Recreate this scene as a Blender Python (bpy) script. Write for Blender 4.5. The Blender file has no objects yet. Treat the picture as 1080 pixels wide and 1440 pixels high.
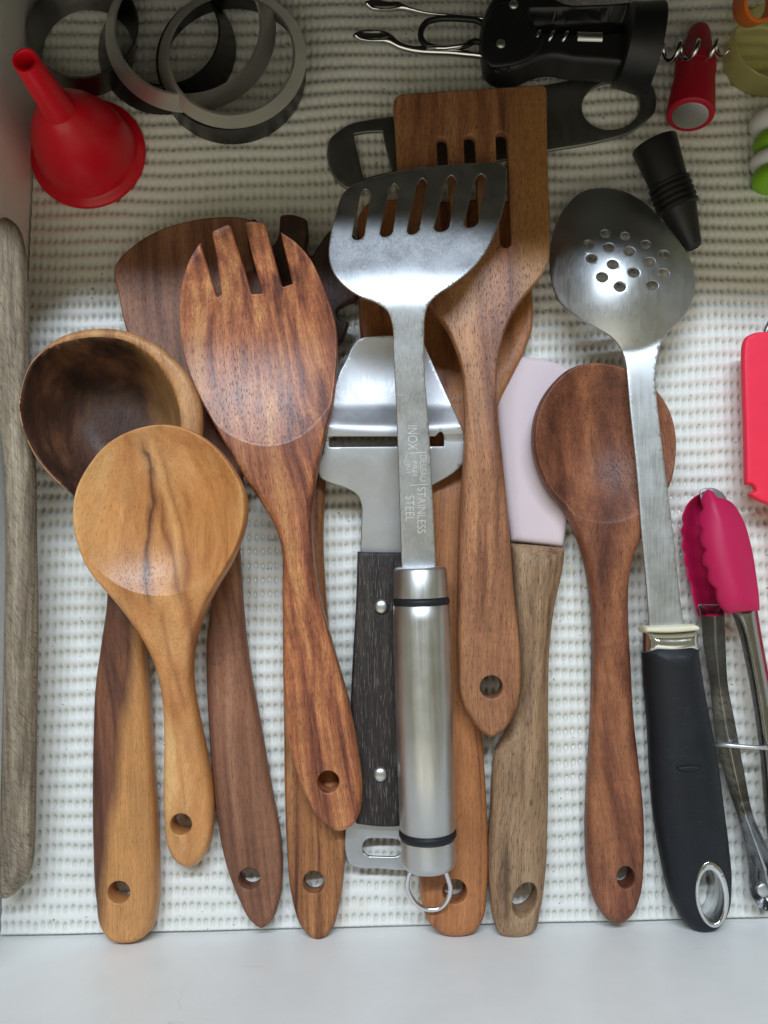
import bpy, bmesh, math, random
import numpy as np
from mathutils import Vector, Matrix
from mathutils.geometry import delaunay_2d_cdt

random.seed(7)
rng = np.random.default_rng(7)
S = bpy.context.scene
COL = S.collection

# ------------------------------------------------------------------ camera
H = 0.414                      # lens height over the drawer floor (m)
F = 1150.0                     # focal length in photo pixels (photo 1080 x 1440)
TILT = math.atan(110.0 / F)
ct, st = math.cos(TILT), math.sin(TILT)
cam_d = bpy.data.cameras.new('camera')
cam = bpy.data.objects.new('camera', cam_d)
COL.objects.link(cam)
cam.location = (0, 0, H)
cam.rotation_euler = (TILT, 0, 0)
cam_d.sensor_fit = 'VERTICAL'
cam_d.sensor_height = 36.0
cam_d.lens = F / 1440.0 * 36.0
cam_d.clip_start = 0.01
cam_d.clip_end = 50.0
S.camera = cam

# ------------------------------------------------------------------ world, lamps, exposure
w = bpy.data.worlds.new('World')
S.world = w
w.use_nodes = True
w.node_tree.nodes['Background'].inputs[0].default_value = (1.0, 0.93, 0.60, 1)
w.node_tree.nodes['Background'].inputs[1].default_value = 0.21
S.view_settings.view_transform = 'Standard'
S.view_settings.look = 'None'
S.view_settings.exposure = 0.07
S.view_settings.gamma = 1.0

def area_lamp(name, loc, target, sx, sy, power, color):
    d = bpy.data.lights.new(name, 'AREA')
    d.shape = 'RECTANGLE'
    d.size, d.size_y = sx, sy
    d.energy = power
    d.color = color
    o = bpy.data.objects.new(name, d)
    COL.objects.link(o)
    o.location = loc
    o.rotation_euler = (Vector(target) - Vector(loc)).to_track_quat('-Z', 'Y').to_euler()
    return o
area_lamp('ceiling_strip_lamp', (-0.1, 0.89, 1.5), (0, 0.05, 0), 1.3, 0.06, 28.5, (0.76, 0.87, 1.0))
area_lamp('front_fill_lamp', (-0.2, -1.55, 1.6), (0, 0, 0), 2.6, 1.5, 11.0, (1.0, 0.97, 0.84))  # added soft fill and steel reflections from the room side, source unseen

# ------------------------------------------------------------------ helpers
def P(px, py, z):
    """photo pixel + height in mm above the drawer floor -> metres"""
    px = np.asarray(px, float); py = np.asarray(py, float); z = np.asarray(z, float) / 1000.0
    x = (px - 540.0) / F; y = (720.0 - py) / F
    dy = y * ct + st; dz = y * st - ct
    k = (z - H) / dz
    X = x * k; Y = dy * k
    return np.stack([X, Y, z + 0 * X], -1)

def PV(px, py, z):
    return Vector(P(px, py, z).tolist())

def smooth(pts, sp=3.0):
    n = len(pts)
    p = np.array([q[:2] for q in pts], float)
    c = [len(q) > 2 and bool(q[2]) for q in pts]
    out = []
    for i in range(n):
        p1, p2 = p[i], p[(i + 1) % n]
        L = np.linalg.norm(p2 - p1)
        if L < 1e-6: continue
        def tang(a, j, b, other):
            d0 = np.linalg.norm(p[j] - p[a]); d1 = np.linalg.norm(p[b] - p[j])
            return ((p[j] - p[a]) / d0 * d1 + (p[b] - p[j]) / d1 * d0) / (d0 + d1)
        m1 = (p2 - p1) / L if c[i] else tang((i - 1) % n, i, (i + 1) % n, 0)
        j = (i + 1) % n
        m2 = (p2 - p1) / L if c[j] else tang(i, j, (j + 1) % n, 0)
        k = max(1, int(round(L / sp)))
        for s in range(k):
            t = s / k
            h00 = 2*t**3 - 3*t**2 + 1; h10 = t**3 - 2*t**2 + t
            h01 = -2*t**3 + 3*t**2; h11 = t**3 - t**2
            out.append(h00*p1 + h10*L*m1 + h01*p2 + h11*L*m2)
    return np.array(out)

def circ(cx, cy, rx, ry=None, rot=0, n=None):
    ry = ry or rx
    n = n or max(12, int(2 * math.pi * max(rx, ry) / 3))
    a = np.linspace(0, 2 * math.pi, n, endpoint=False)
    x, y = rx * np.cos(a), ry * np.sin(a)
    r = math.radians(rot)
    return np.stack([cx + x*math.cos(r) - y*math.sin(r), cy + x*math.sin(r) + y*math.cos(r)], -1)

def dist_inside(q, poly):
    """distance to polygon and inside flag for points q"""
    a = poly; b = np.roll(poly, -1, 0); ab = b - a
    dmin = np.full(len(q), 1e9); ins = np.zeros(len(q), bool)
    L2 = (ab**2).sum(1) + 1e-12
    for s in range(0, len(q), 4000):
        qq = q[s:s+4000]
        d = qq[:, None, :] - a[None]
        t = np.clip((d * ab[None]).sum(-1) / L2[None], 0, 1)
        e = d - t[..., None] * ab[None]
        dmin[s:s+4000] = np.sqrt((e**2).sum(-1)).min(1)
        cond = (a[None, :, 1] > qq[:, None, 1]) != (b[None, :, 1] > qq[:, None, 1])
        xi = a[None, :, 0] + (qq[:, None, 1] - a[None, :, 1]) * ab[None, :, 0] / (ab[None, :, 1] + 1e-12)
        ins[s:s+4000] = ((cond & (qq[:, None, 0] < xi)).sum(1) % 2) == 1
    return dmin, ins

def zy(*pts, blur=16, use='y'):
    ys = np.array([q[0] for q in pts], float); zs = np.array([q[1] for q in pts], float)
    o = np.argsort(ys); ys, zs = ys[o], zs[o]
    g = np.arange(ys[0] - 120, ys[-1] + 120, 2.0)
    v = np.interp(g, ys, zs)
    if blur:
        kk = 2*np.arange(-int(1.5*blur), int(1.5*blur)+1); k = np.exp(-0.5*(kk/blur)**2); k /= k.sum()
        m = len(k) // 2
        v = np.convolve(np.pad(v, m, mode='edge'), k, 'valid')
    return (lambda x, y: np.interp(y, g, v)) if use == 'y' else (lambda x, y: np.interp(x, g, v))

def set_tags(o, label=None, cat=None, group=None, kind=None):
    if label: o['label'] = label
    if cat: o['category'] = cat
    if group: o['group'] = group
    if kind: o['kind'] = kind

def thing(name, label, cat, px, py, group=None, z=0):
    o = bpy.data.objects.new(name, None)
    o.empty_display_size = 0.01
    COL.objects.link(o)
    o.location = PV(px, py, z)
    set_tags(o, label, cat, group)
    return o

def mesh_obj(name, verts, faces, mat, parent=None, origin=None, gr=None, normals=None, smooth_shade=True, sharp=None):
    verts = np.asarray(verts, float)
    if parent is not None: origin = parent.location
    if origin is None:
        origin = Vector((*verts[:, :2].mean(0).tolist(), float(verts[:, 2].min())))
    vl = verts - np.array(origin)
    me = bpy.data.meshes.new(name)
    me.from_pydata(vl.tolist(), [], faces if isinstance(faces, list) else faces.tolist())
    if gr is not None:
        at = me.attributes.new('gr', 'FLOAT_VECTOR', 'POINT')
        at.data.foreach_set('vector', np.asarray(gr, np.float32).ravel())
    me.polygons.foreach_set('use_smooth', [smooth_shade] * len(me.polygons))
    me.materials.append(mat)
    me.update()
    if sharp: me.set_sharp_from_angle(angle=math.radians(sharp))
    if normals is not None:
        me.normals_split_custom_set_from_vertices(normals)
    o = bpy.data.objects.new(name, me)
    COL.objects.link(o)
    if parent is not None:
        o.parent = parent
    else:
        o.location = origin
    return o

def orient(verts, faces):
    bm = bmesh.new()
    vs = [bm.verts.new(v) for v in verts]
    for f in faces:
        try: bm.faces.new([vs[i] for i in f])
        except ValueError: pass
    bmesh.ops.recalc_face_normals(bm, faces=bm.faces)
    bm.verts.index_update()
    fs = [[v.index for v in f.verts] for f in bm.faces]
    bm.normal_update()
    nm = [tuple(v.normal) for v in bm.verts]
    bm.free()
    return fs, nm

def slab(name, outline, zc, t, mat, parent=None, holes=(), re=8.0, k=0.9, dish=None, belly=None, sheet=False,
         extra=(), g=7.0, sp=3.0, hre=2.0, axis=None, split=None, mats=None):
    """solid body inside a closed outline: mid height zc(x,y) mm, thickness t mm, rounded edge re px wide"""
    ol = outline if isinstance(outline, np.ndarray) else smooth(outline, sp)
    hl = [h if isinstance(h, np.ndarray) else smooth(h, sp) for h in holes]
    loops = [ol] + hl
    bnd = np.concatenate(loops)
    cand = []
    for li, lp in enumerate(loops):
        tg = np.roll(lp, -1, 0) - np.roll(lp, 1, 0)
        tg /= (np.linalg.norm(tg, axis=1)[:, None] + 1e-9)
        nrm = np.stack([-tg[:, 1], tg[:, 0]], -1)
        area = 0.5 * np.sum(lp[:, 0]*np.roll(lp[:, 1], -1) - np.roll(lp[:, 0], -1)*lp[:, 1])
        sgn = 1 if area > 0 else -1
        if li > 0: sgn = -sgn
        for R in (sorted({re[0], re[1]}) if isinstance(re, tuple) else [re]) if li == 0 else [hre]:
            for f in ([0.06, 0.2, 0.42, 0.7, 1.0] if li == 0 else [0.3, 1.0]):
                cand.append((lp + nrm * sgn * f * R, 0.93 * f * R))
    x0, y0 = ol.min(0); x1, y1 = ol.max(0)
    gx, gy = np.meshgrid(np.arange(x0, x1, g), np.arange(y0, y1, g))
    gx = gx + (np.arange(gx.shape[0]) % 2)[:, None] * g * 0.5
    cand.append((np.stack([gx.ravel(), gy.ravel()], -1), None))
    for e in extra: cand.append((np.asarray(e, float), 1.0))
    pts = []
    for q, mind in cand:
        d, ins = dist_inside(q, ol)
        dm = d.copy(); ok = ins.copy()
        for h in hl:
            dh, ih = dist_inside(q, h)
            ok &= ~ih; dm = np.minimum(dm, dh)
        if mind is None: ok &= (d > (max(re[0], re[1]) if isinstance(re, tuple) else re) * 1.02) & (dm > min(hre, 2.0) * 1.02 + 1)
        else: ok &= dm >= mind
        pts.append(q[ok])
    inner = np.concatenate(pts)
    # thin out near-duplicates
    key = np.round(inner / 0.8).astype(int)
    _, ui = np.unique(key, axis=0, return_index=True)
    inner = inner[np.sort(ui)]
    allp = np.concatenate([bnd, inner])
    edges = []; s = 0
    for lp in loops:
        n = len(lp); edges += [(s + i, s + (i + 1) % n) for i in range(n)]; s += n
    vo, eo, fo, ov, oe, of = delaunay_2d_cdt([Vector(p) for p in allp.tolist()], edges, [], 0, 1e-5)
    V = np.array([[v.x, v.y] for v in vo])
    tri = np.array([f for f in fo if len(f) == 3])
    cen = V[tri].mean(1)
    _, ins = dist_inside(cen, ol)
    for h in hl:
        _, ih = dist_inside(cen, h); ins &= ~ih
    tri = tri[ins]
    # orient ccw
    a = V[tri]
    ar = (a[:, 1, 0]-a[:, 0, 0])*(a[:, 2, 1]-a[:, 0, 1]) - (a[:, 2, 0]-a[:, 0, 0])*(a[:, 1, 1]-a[:, 0, 1])
    tri = tri[np.abs(ar) > 1e-4]
    n = len(V)
    d, _ = dist_inside(V, ol)
    rr = np.interp(V[:, 1], [re[2] - 50, re[2] + 50], [re[0], re[1]]) if isinstance(re, tuple) else re
    q = np.sqrt(np.clip(1 - (1 - np.clip(d / rr, 0, 1))**2, 0, 1))
    tt = t(V[:, 0], V[:, 1]) if callable(t) else t
    half = tt / 2 * ((1 - k) + k * q)
    for h in hl:
        dh, _ = dist_inside(V, h)
        qh = np.sqrt(np.clip(1 - (1 - np.clip(dh / hre, 0, 1))**2, 0, 1))
        half = half - np.minimum(0.12 * tt, 0.25 * hre) * (1 - qh)
    zm = zc(V[:, 0], V[:, 1]) if callable(zc) else np.full(n, float(zc))
    dd = dish(V[:, 0], V[:, 1]) if dish else np.zeros(n)
    bb = belly(V[:, 0], V[:, 1]) if belly else np.zeros(n)
    base = zm - dd if sheet else zm
    XY = P(V[:, 0], V[:, 1], base)
    top = XY.copy(); bot = XY.copy()
    top[:, 2] = (zm + half - dd) / 1000
    bot[:, 2] = (zm - half - (dd if sheet else 0) - bb) / 1000
    if not sheet: bot[:, 2] = np.minimum(bot[:, 2], top[:, 2] - 0.0008)
    # boundary edges
    from collections import defaultdict
    cnt = defaultdict(int); dirn = {}
    for f in tri.tolist():
        for i in range(3):
            e = (f[i], f[(i+1) % 3]); ke = (min(e), max(e)); cnt[ke] += 1; dirn[ke] = e
    faces = tri.tolist() + [[f[0] + n, f[2] + n, f[1] + n] for f in tri.tolist()]
    fc = list(cen[ins][np.abs(ar) > 1e-4]); fc = fc + fc
    for ke, c in cnt.items():
        if c == 1:
            a_, b_ = dirn[ke]
            faces.append([b_, a_, a_ + n, b_ + n]); fc.append((V[a_] + V[b_]) / 2)
    verts = np.concatenate([top, bot])
    if axis is None: axis = ((V[:, 0].mean(), y1), (V[:, 0].mean(), y0))
    A = P(axis[0][0], axis[0][1], 10); B = P(axis[1][0], axis[1][1], 10)
    u = (B - A)[:2]; u /= np.linalg.norm(u); pr = np.array([u[1], -u[0]])
    rel = verts[:, :2] - A[:2]
    gr = np.stack([rel @ pr * 1000, rel @ u * 1000, verts[:, 2] * 1000], -1)
    fs = faces
    # consistent outward orientation: pixel y runs down so ccw in pixels faces down; flip if needed
    v0 = verts[tri[0]]
    if np.cross(v0[1]-v0[0], v0[2]-v0[0])[2] < 0: fs = [f[::-1] for f in fs]
    if split is None:
        return mesh_obj(name, verts, fs, mat, parent, gr=gr)
    me = bpy.data.meshes.new('tmp'); me.from_pydata(verts.tolist(), [], fs); me.update()
    nm = np.zeros(len(verts) * 3, np.float32); me.vertex_normals.foreach_get('vector', nm); nm = nm.reshape(-1, 3)
    bpy.data.meshes.remove(me)
    fc = np.array(fc); sel = np.array(split(fc[:, 0], fc[:, 1])).astype(int)
    outs = []
    for i, nme in enumerate(name):
        ff = [fs[j] for j in np.nonzero(sel == i)[0]]
        if not ff: continue
        used = np.unique(np.concatenate([np.array(f) for f in ff]))
        mp = -np.ones(len(verts), int); mp[used] = np.arange(len(used))
        ff = [[int(mp[v]) for v in f] for f in ff]
        outs.append(mesh_obj(nme, verts[used], ff, mats[i] if mats else mat, parent, gr=gr[used], normals=nm[used].tolist()))
    return outs

def lathe(name, A, B, prof, mat, parent=None, n=40, closed=False, sharp=35, origin=None, sxy=(1, 1), rad_fn=None):
    """prof: (distance mm from A towards B, radius mm)"""
    A = Vector(A); B = Vector(B); ax = (B - A).normalized()
    ref = Vector((1, 0, 0)) if abs(ax.x) < 0.9 else Vector((0, 1, 0))
    e1 = (ref - ax * ref.dot(ax)).normalized(); e2 = ax.cross(e1)
    verts = []; gr = []
    for s, r in prof:
        for i in range(n):
            a = 2 * math.pi * i / n
            r2 = r * (rad_fn(s, a) if rad_fn else 1)
            v = A + ax * (s / 1000) + (e1 * math.cos(a) * sxy[0] + e2 * math.sin(a) * sxy[1]) * (r2 / 1000)
            verts.append(v); gr.append((r * math.cos(a), s, r * math.sin(a)))
    faces = []
    m = len(prof)
    for j in range(m if closed else m - 1):
        for i in range(n):
            a0 = j * n + i; a1 = j * n + (i + 1) % n
            b0 = ((j + 1) % m) * n + i; b1 = ((j + 1) % m) * n + (i + 1) % n
            faces.append([a0, a1, b1, b0])
    if not closed:
        faces.append(list(range(n))[::-1]); faces.append([(m - 1) * n + i for i in range(n)])
    fs, _ = orient(verts, faces)
    return mesh_obj(name, [tuple(v) for v in verts], fs, mat, parent, gr=gr, sharp=sharp, origin=origin)

def tube(name, path, r, mat, parent=None, closed=False, n=10):
    path = [Vector(p) for p in path]; m = len(path)
    rs = r if isinstance(r, (list, tuple)) else [r] * m
    verts = []; up = Vector((0, 0, 1)); prev = None
    for i, p in enumerate(path):
        a = path[(i - 1) % m] if (closed or i > 0) else p
        b = path[(i + 1) % m] if (closed or i < m - 1) else p
        t = (b - a).normalized()
        if prev is None:
            ref = up if abs(t.z) < 0.9 else Vector((1, 0, 0))
            e1 = (ref - t * ref.dot(t)).normalized()
        else:
            e1 = (prev - t * prev.dot(t)).normalized()
        prev = e1; e2 = t.cross(e1)
        for q in range(n):
            an = 2 * math.pi * q / n
            verts.append(p + (e1 * math.cos(an) + e2 * math.sin(an)) * (rs[i] / 1000))
    faces = []
    for i in range(m if closed else m - 1):
        for q in range(n):
            faces.append([i*n + q, i*n + (q+1) % n, ((i+1) % m)*n + (q+1) % n, ((i+1) % m)*n + q])
    if not closed:
        faces.append(list(range(n))); faces.append([(m-1)*n + q for q in range(n)])
    fs, _ = orient(verts, faces)
    gr = [(v.x * 1000, v.y * 1000, v.z * 1000) for v in verts]
    return mesh_obj(name, [tuple(v) for v in verts], fs, mat, parent, gr=gr)

def box(name, lo, hi, mat, parent=None, bevel=0.0):
    bm = bmesh.new()
    bmesh.ops.create_cube(bm, size=1.0)
    for v in bm.verts:
        v.co = Vector([lo[i] + (v.co[i] + 0.5) * (hi[i] - lo[i]) for i in range(3)])
    if bevel: bmesh.ops.bevel(bm, geom=bm.edges[:], offset=bevel, segments=2, affect='EDGES')
    bm.verts.index_update()
    vs = [tuple(v.co) for v in bm.verts]; fs = [[v.index for v in f.verts] for f in bm.faces]
    bm.free()
    return mesh_obj(name, vs, fs, mat, parent, smooth_shade=False)

# ------------------------------------------------------------------ materials
class NT:
    def __init__(s, name):
        s.m = bpy.data.materials.new(name); s.m.use_nodes = True
        s.t = s.m.node_tree; s.b = s.t.nodes['Principled BSDF']
    def n(s, typ, **kw):
        o = s.t.nodes.new(typ)
        for k_, v in kw.items():
            if k_.startswith('i_'): o.inputs[int(k_[2:])].default_value = v
            else: setattr(o, k_, v)
        return o
    def l(s, a, b): s.t.links.new(a, b)
    def math(s, op, a, b=None, c=None, clamp=False):
        o = s.n('ShaderNodeMath', operation=op, use_clamp=clamp)
        for i, v in enumerate((a, b, c)):
            if v is None: continue
            if isinstance(v, (int, float)): o.inputs[i].default_value = v
            else: s.l(v, o.inputs[i])
        return o.outputs[0]
    def mix(s, fac, a, b, blend='MIX'):
        o = s.n('ShaderNodeMix', data_type='RGBA', blend_type=blend)
        for i, v in ((0, fac), (6, a), (7, b)):
            if isinstance(v, (int, float)): o.inputs[i].default_value = v
            elif isinstance(v, tuple): o.inputs[i].default_value = (*v[:3], 1)
            else: s.l(v, o.inputs[i])
        return o.outputs[2]
    def coords(s, scale, loc=(0, 0, 0), src=None):
        if src is None:
            src = s.n('ShaderNodeAttribute', attribute_name='gr').outputs['Vector']
        mp = s.n('ShaderNodeMapping')
        mp.inputs['Scale'].default_value = scale
        mp.inputs['Location'].default_value = loc
        s.l(src, mp.inputs['Vector'])
        return mp.outputs[0]
    def noise(s, vec, scale=1.0, detail=3.0, rough=0.5, dist=0.0):
        o = s.n('ShaderNodeTexNoise')
        o.inputs['Scale'].default_value = scale; o.inputs['Detail'].default_value = detail
        o.inputs['Roughness'].default_value = rough; o.inputs['Distortion'].default_value = dist
        s.l(vec, o.inputs['Vector'])
        return o.outputs['Fac']
    def ramp(s, fac, stops):
        o = s.n('ShaderNodeValToRGB'); cr = o.color_ramp
        while len(cr.elements) < len(stops): cr.elements.new(0.5)
        for e, (p_, c_) in zip(cr.elements, stops):
            e.position = p_; e.color = (*c_, 1) if len(c_) == 3 else c_
        s.l(fac, o.inputs[0])
        return o.outputs[0]
    def remap(s, v, a, b, c=0.0, d=1.0):
        o = s.n('ShaderNodeMapRange'); o.inputs[1].default_value = a; o.inputs[2].default_value = b
        o.inputs[3].default_value = c; o.inputs[4].default_value = d
        s.l(v, o.inputs[0]); return o.outputs[0]
    def bump(s, h, strength, dist):
        o = s.n('ShaderNodeBump'); o.inputs['Strength'].default_value = strength
        o.inputs['Distance'].default_value = dist
        s.l(h, o.inputs['Height']); s.l(o.outputs[0], s.b.inputs['Normal']); return o

def sr(r, g, b):
    f = lambda c: (c / 255 / 12.92) if c / 255 <= 0.04045 else ((c / 255 + 0.055) / 1.055) ** 2.4
    return (f(r), f(g), f(b))

def wood(name, cols, bw=6.0, seed=0.0, stretch=16.0, warp=2.0, fibre=0.35, pore=0.55, rough=0.42, sap=None,
         streaks=(), curl=0.0, lo=0.32, hi=0.68, coat=0.0, pscale=1.0, slope=0.0):
    m = NT(name)
    at = m.n('ShaderNodeAttribute', attribute_name='gr').outputs['Vector']
    sep = m.n('ShaderNodeSeparateXYZ'); m.l(at, sep.inputs[0])
    x, y, z = sep.outputs
    # slow wander of the grain across the piece
    wn = m.noise(m.coords((0.016, 0.0065, 0.016), (seed*3.1, seed*1.7, seed), at), 1.0, 2.0, 0.35)
    wx = m.math('MULTIPLY_ADD', wn, warp * bw * 2, x)
    if slope: wx = m.math('MULTIPLY_ADD', y, slope, wx)
    cb = m.n('ShaderNodeCombineXYZ'); m.l(wx, cb.inputs[0]); m.l(y, cb.inputs[1]); m.l(z, cb.inputs[2])
    gv = cb.outputs[0]
    n1 = m.noise(m.coords((1/bw, 1/(bw*stretch), 1/bw), (seed, seed*2.3, seed*.7), gv), 1.0, 5.0, 0.62, 0.0)
    c = m.ramp(m.remap(n1, lo, hi), cols)
    if sap:   # second timber colour on one side of the piece
        x0, wd, col, amp, sl = sap
        sn = m.noise(m.coords((0.05, 0.02, 0.05), (seed*5, seed, 0), at), 1.0, 3.0)
        e = m.math('MULTIPLY_ADD', sn, amp, m.math('MULTIPLY_ADD', y, sl, x))
        f = m.remap(e, x0 - wd, x0 + wd)
        fb = m.remap(n1, 0.3, 0.7, 0.8, 1.15)
        col2 = m.mix(1.0, col, fb, 'MULTIPLY')
        c = m.mix(f, c, col2)
    for (x0, sl, amp, per, ph, wd, ya, yb, strength, col) in streaks:
        sw = m.math('SINE', m.math('MULTIPLY_ADD', y, 2*math.pi/per, ph))
        xc = m.math('MULTIPLY_ADD', sw, amp, m.math('MULTIPLY_ADD', y, sl, x0))
        dn = m.noise(m.coords((0.2, 0.06, 0.2), (seed, 4, 1), at), 1.0, 3.0)
        d = m.math('ABSOLUTE', m.math('SUBTRACT', m.math('MULTIPLY_ADD', dn, wd*1.6, m.math('SUBTRACT', x, wd*.8)), xc))
        f = m.remap(d, wd, 0.0)
        f = m.math('POWER', f, 1.6)
        ends = m.math('MULTIPLY', m.remap(y, ya, ya + 9), m.remap(y, yb, yb - 9))
        f = m.math('MULTIPLY', m.math('MULTIPLY', f, ends), strength)
        c = m.mix(f, c, col)
    fi = m.noise(m.coords((2.1*pscale, 0.05, 2.1*pscale), (seed*7, 0, 2), gv), 1.0, 4.0, 0.68)
    c = m.mix(1.0, c, m.remap(fi, 0.3, 0.7, 1 - fibre, 1 + fibre*.55), 'MULTIPLY')
    po = m.noise(m.coords((2.6*pscale, 0.34*pscale, 2.6*pscale), (0, seed*3, 5), gv), 1.0, 2.0, 0.55)
    pf = m.remap(po, 0.57, 0.68)
    lf = m.remap(po, 0.43, 0.33)
    c = m.mix(m.math('MULTIPLY', lf, pore * .5), c, m.mix(1.0, c, (1.45, 1.42, 1.38), 'MULTIPLY'))
    c = m.mix(m.math('MULTIPLY', pf, pore), c, m.mix(1.0, c, (0.30, 0.22, 0.18), 'MULTIPLY'))
    if curl:
        cu = m.noise(m.coords((0.07, 0.30, 0.07), (seed, 9, 2), at), 1.0, 2.0, 0.5, 0.6)
        c = m.mix(1.0, c, m.remap(cu, 0.3, 0.7, 1 - curl, 1 + curl), 'MULTIPLY')
    wp = m.noise(m.coords((0.07, 0.035, 0.07), (seed*2, 3, seed), at), 1.0, 3.0, 0.6)
    c = m.mix(1.0, c, m.remap(wp, 0.3, 0.7, 0.88, 1.12), 'MULTIPLY')
    m.l(c, m.b.inputs['Base Color'])
    m.l(m.math('ADD', m.remap(fi, 0.3, 0.7, rough - .07, rough + .08), m.math('MULTIPLY', pf, .15)), m.b.inputs['Roughness'])
    m.b.inputs['Specular IOR Level'].default_value = 0.42
    m.b.inputs['Coat Weight'].default_value = coat; m.b.inputs['Coat Roughness'].default_value = 0.28
    hh = m.math('SUBTRACT', m.math('MULTIPLY', fi, 0.5), pf)
    m.bump(hh, 0.35, 0.00022)
    return m.m

def steel(name, base=(0.60, 0.61, 0.62), rough=0.27, brush=(0.05, 3.0, 3.0), bstr=0.1, scratches=0.4, spots=0.0):
    m = NT(name)
    at = m.n('ShaderNodeAttribute', attribute_name='gr').outputs['Vector']
    b = m.noise(m.coords(brush, (1, 2, 3), at), 1.0, 4.0, 0.6)
    sm = m.noise(m.coords((0.09, 0.09, 0.09), (4, 2, 0), at), 1.0, 4.0, 0.6)
    vor = m.noise(m.coords((0.12, 2.6, 1), (2, 7, 1), at), 1.0, 2.0, 0.5, 1.5)
    sc = m.math('MULTIPLY', m.remap(vor, 0.69, 0.73), scratches)
    c = m.mix(m.remap(sm, 0.35, 0.7), tuple(v * 0.93 for v in base), base)
    c = m.mix(sc, c, (0.8, 0.8, 0.8))
    if spots:
        sp = m.noise(m.coords((0.9, 0.9, 0.9), (3, 3, 8), at), 1.0, 2.0)
        c = m.mix(m.math('MULTIPLY', m.remap(sp, 0.66, 0.72), spots), c, (0.75, 0.74, 0.68))
    m.l(c, m.b.inputs['Base Color'])
    m.b.inputs['Metallic'].default_value = 1.0
    r = m.math('ADD', m.remap(b, 0.3, 0.7, rough - .05, rough + .06), m.remap(sm, 0.3, 0.7, -0.03, 0.06))
    m.l(r, m.b.inputs['Roughness'])
    if bstr: m.bump(b, bstr, 0.0001)
    return m.m

def plastic(name, col, rough=0.4, spec=0.5, var=0.06, sss=0.0, scuff=0.0, scuff_col=(0.1, 0.1, 0.1), grain=0.04, scratch=0.0):
    m = NT(name)
    ge = m.n('ShaderNodeTexCoord').outputs['Object']
    n1 = m.noise(m.coords((60, 60, 60), (1, 1, 1), ge), 1.0, 4.0, 0.6)
    n2 = m.noise(m.coords((1500, 1500, 1500), (0, 0, 0), ge), 1.0, 2.0)
    c = m.mix(1.0, col, m.remap(n1, 0.3, 0.7, 1 - var, 1 + var), 'MULTIPLY')
    if scuff:
        s1 = m.noise(m.coords((260, 900, 260), (3, 1, 0), ge), 1.0, 3.0, 0.6, 1.2)
        c = m.mix(m.math('MULTIPLY', m.remap(s1, 0.62, 0.75), scuff), c, scuff_col)
    m.l(c, m.b.inputs['Base Color'])
    m.l(m.remap(n1, 0.3, 0.7, rough - .06, rough + .08), m.b.inputs['Roughness'])
    m.b.inputs['Specular IOR Level'].default_value = spec
    if sss:
        m.b.inputs['Subsurface Weight'].default_value = sss
        m.b.inputs['Subsurface Radius'].default_value = (0.006, 0.003, 0.003)
        m.b.inputs['Subsurface Scale'].default_value = 0.6
    if scratch:
        s2 = m.noise(m.coords((16, 34, 16), (7, 2, 3), ge), 1.0, 2.0, 0.4, 1.5)
        s3 = m.noise(m.coords((14, 14, 14), (1, 9, 5), ge), 1.0, 2.0)
        hair = m.remap(m.math('ABSOLUTE', m.math('SUBTRACT', s2, 0.5)), 0.0035, 0.0008)
        c = m.mix(m.math('MULTIPLY', m.math('MULTIPLY', hair, m.remap(s3, 0.60, 0.66)), scratch), c, (0.30, 0.30, 0.30))
        m.l(c, m.b.inputs['Base Color'])
    if grain: m.bump(n2, grain, 0.0002)
    return m.m

# ------------------------------------------------------------------ drawer (the setting)
M_lam = plastic('white_laminate', (0.90, 0.91, 0.90), 0.34, 0.45, 0.02, grain=0.0, scratch=0.3)
M_lin = NT('liner_vinyl')
ge = M_lin.n('ShaderNodeTexCoord').outputs['Object']
gh = M_lin.n('ShaderNodeAttribute', attribute_name='pit').outputs['Fac']
dn = M_lin.noise(M_lin.coords((9, 9, 9), (0, 0, 0), ge), 1.0, 4.0, 0.6)
ds = M_lin.noise(M_lin.coords((420, 420, 420), (5, 0, 0), ge), 1.0, 1.0, 0.4)
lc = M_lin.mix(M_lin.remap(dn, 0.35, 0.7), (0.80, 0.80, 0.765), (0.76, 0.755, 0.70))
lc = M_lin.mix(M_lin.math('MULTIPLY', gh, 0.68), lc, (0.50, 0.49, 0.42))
sn_ = M_lin.noise(M_lin.coords((34, 34, 34), (2, 5, 0), ge), 1.0, 3.0, 0.5)
lc = M_lin.mix(M_lin.math('MULTIPLY', M_lin.remap(sn_, 0.66, 0.76), 0.35), lc, (0.66, 0.58, 0.36))
lc = M_lin.mix(M_lin.math('MULTIPLY', M_lin.remap(ds, 0.755, 0.775), 0.75), lc, (0.22, 0.17, 0.10))
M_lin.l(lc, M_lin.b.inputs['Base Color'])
M_lin.b.inputs['Roughness'].default_value = 0.5
M_lin.b.inputs['Specular IOR Level'].default_value = 0.35
M_lin = M_lin.m

fl = P(-60, 1317.5, 0); frr = P(1400, 1282.5, 0)
FA, FB = Vector(fl.tolist()), Vector(frr.tolist())
fdir = (FB - FA).normalized(); fn = Vector((-fdir.y, fdir.x, 0))       # into the drawer
WX = -0.1855

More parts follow.
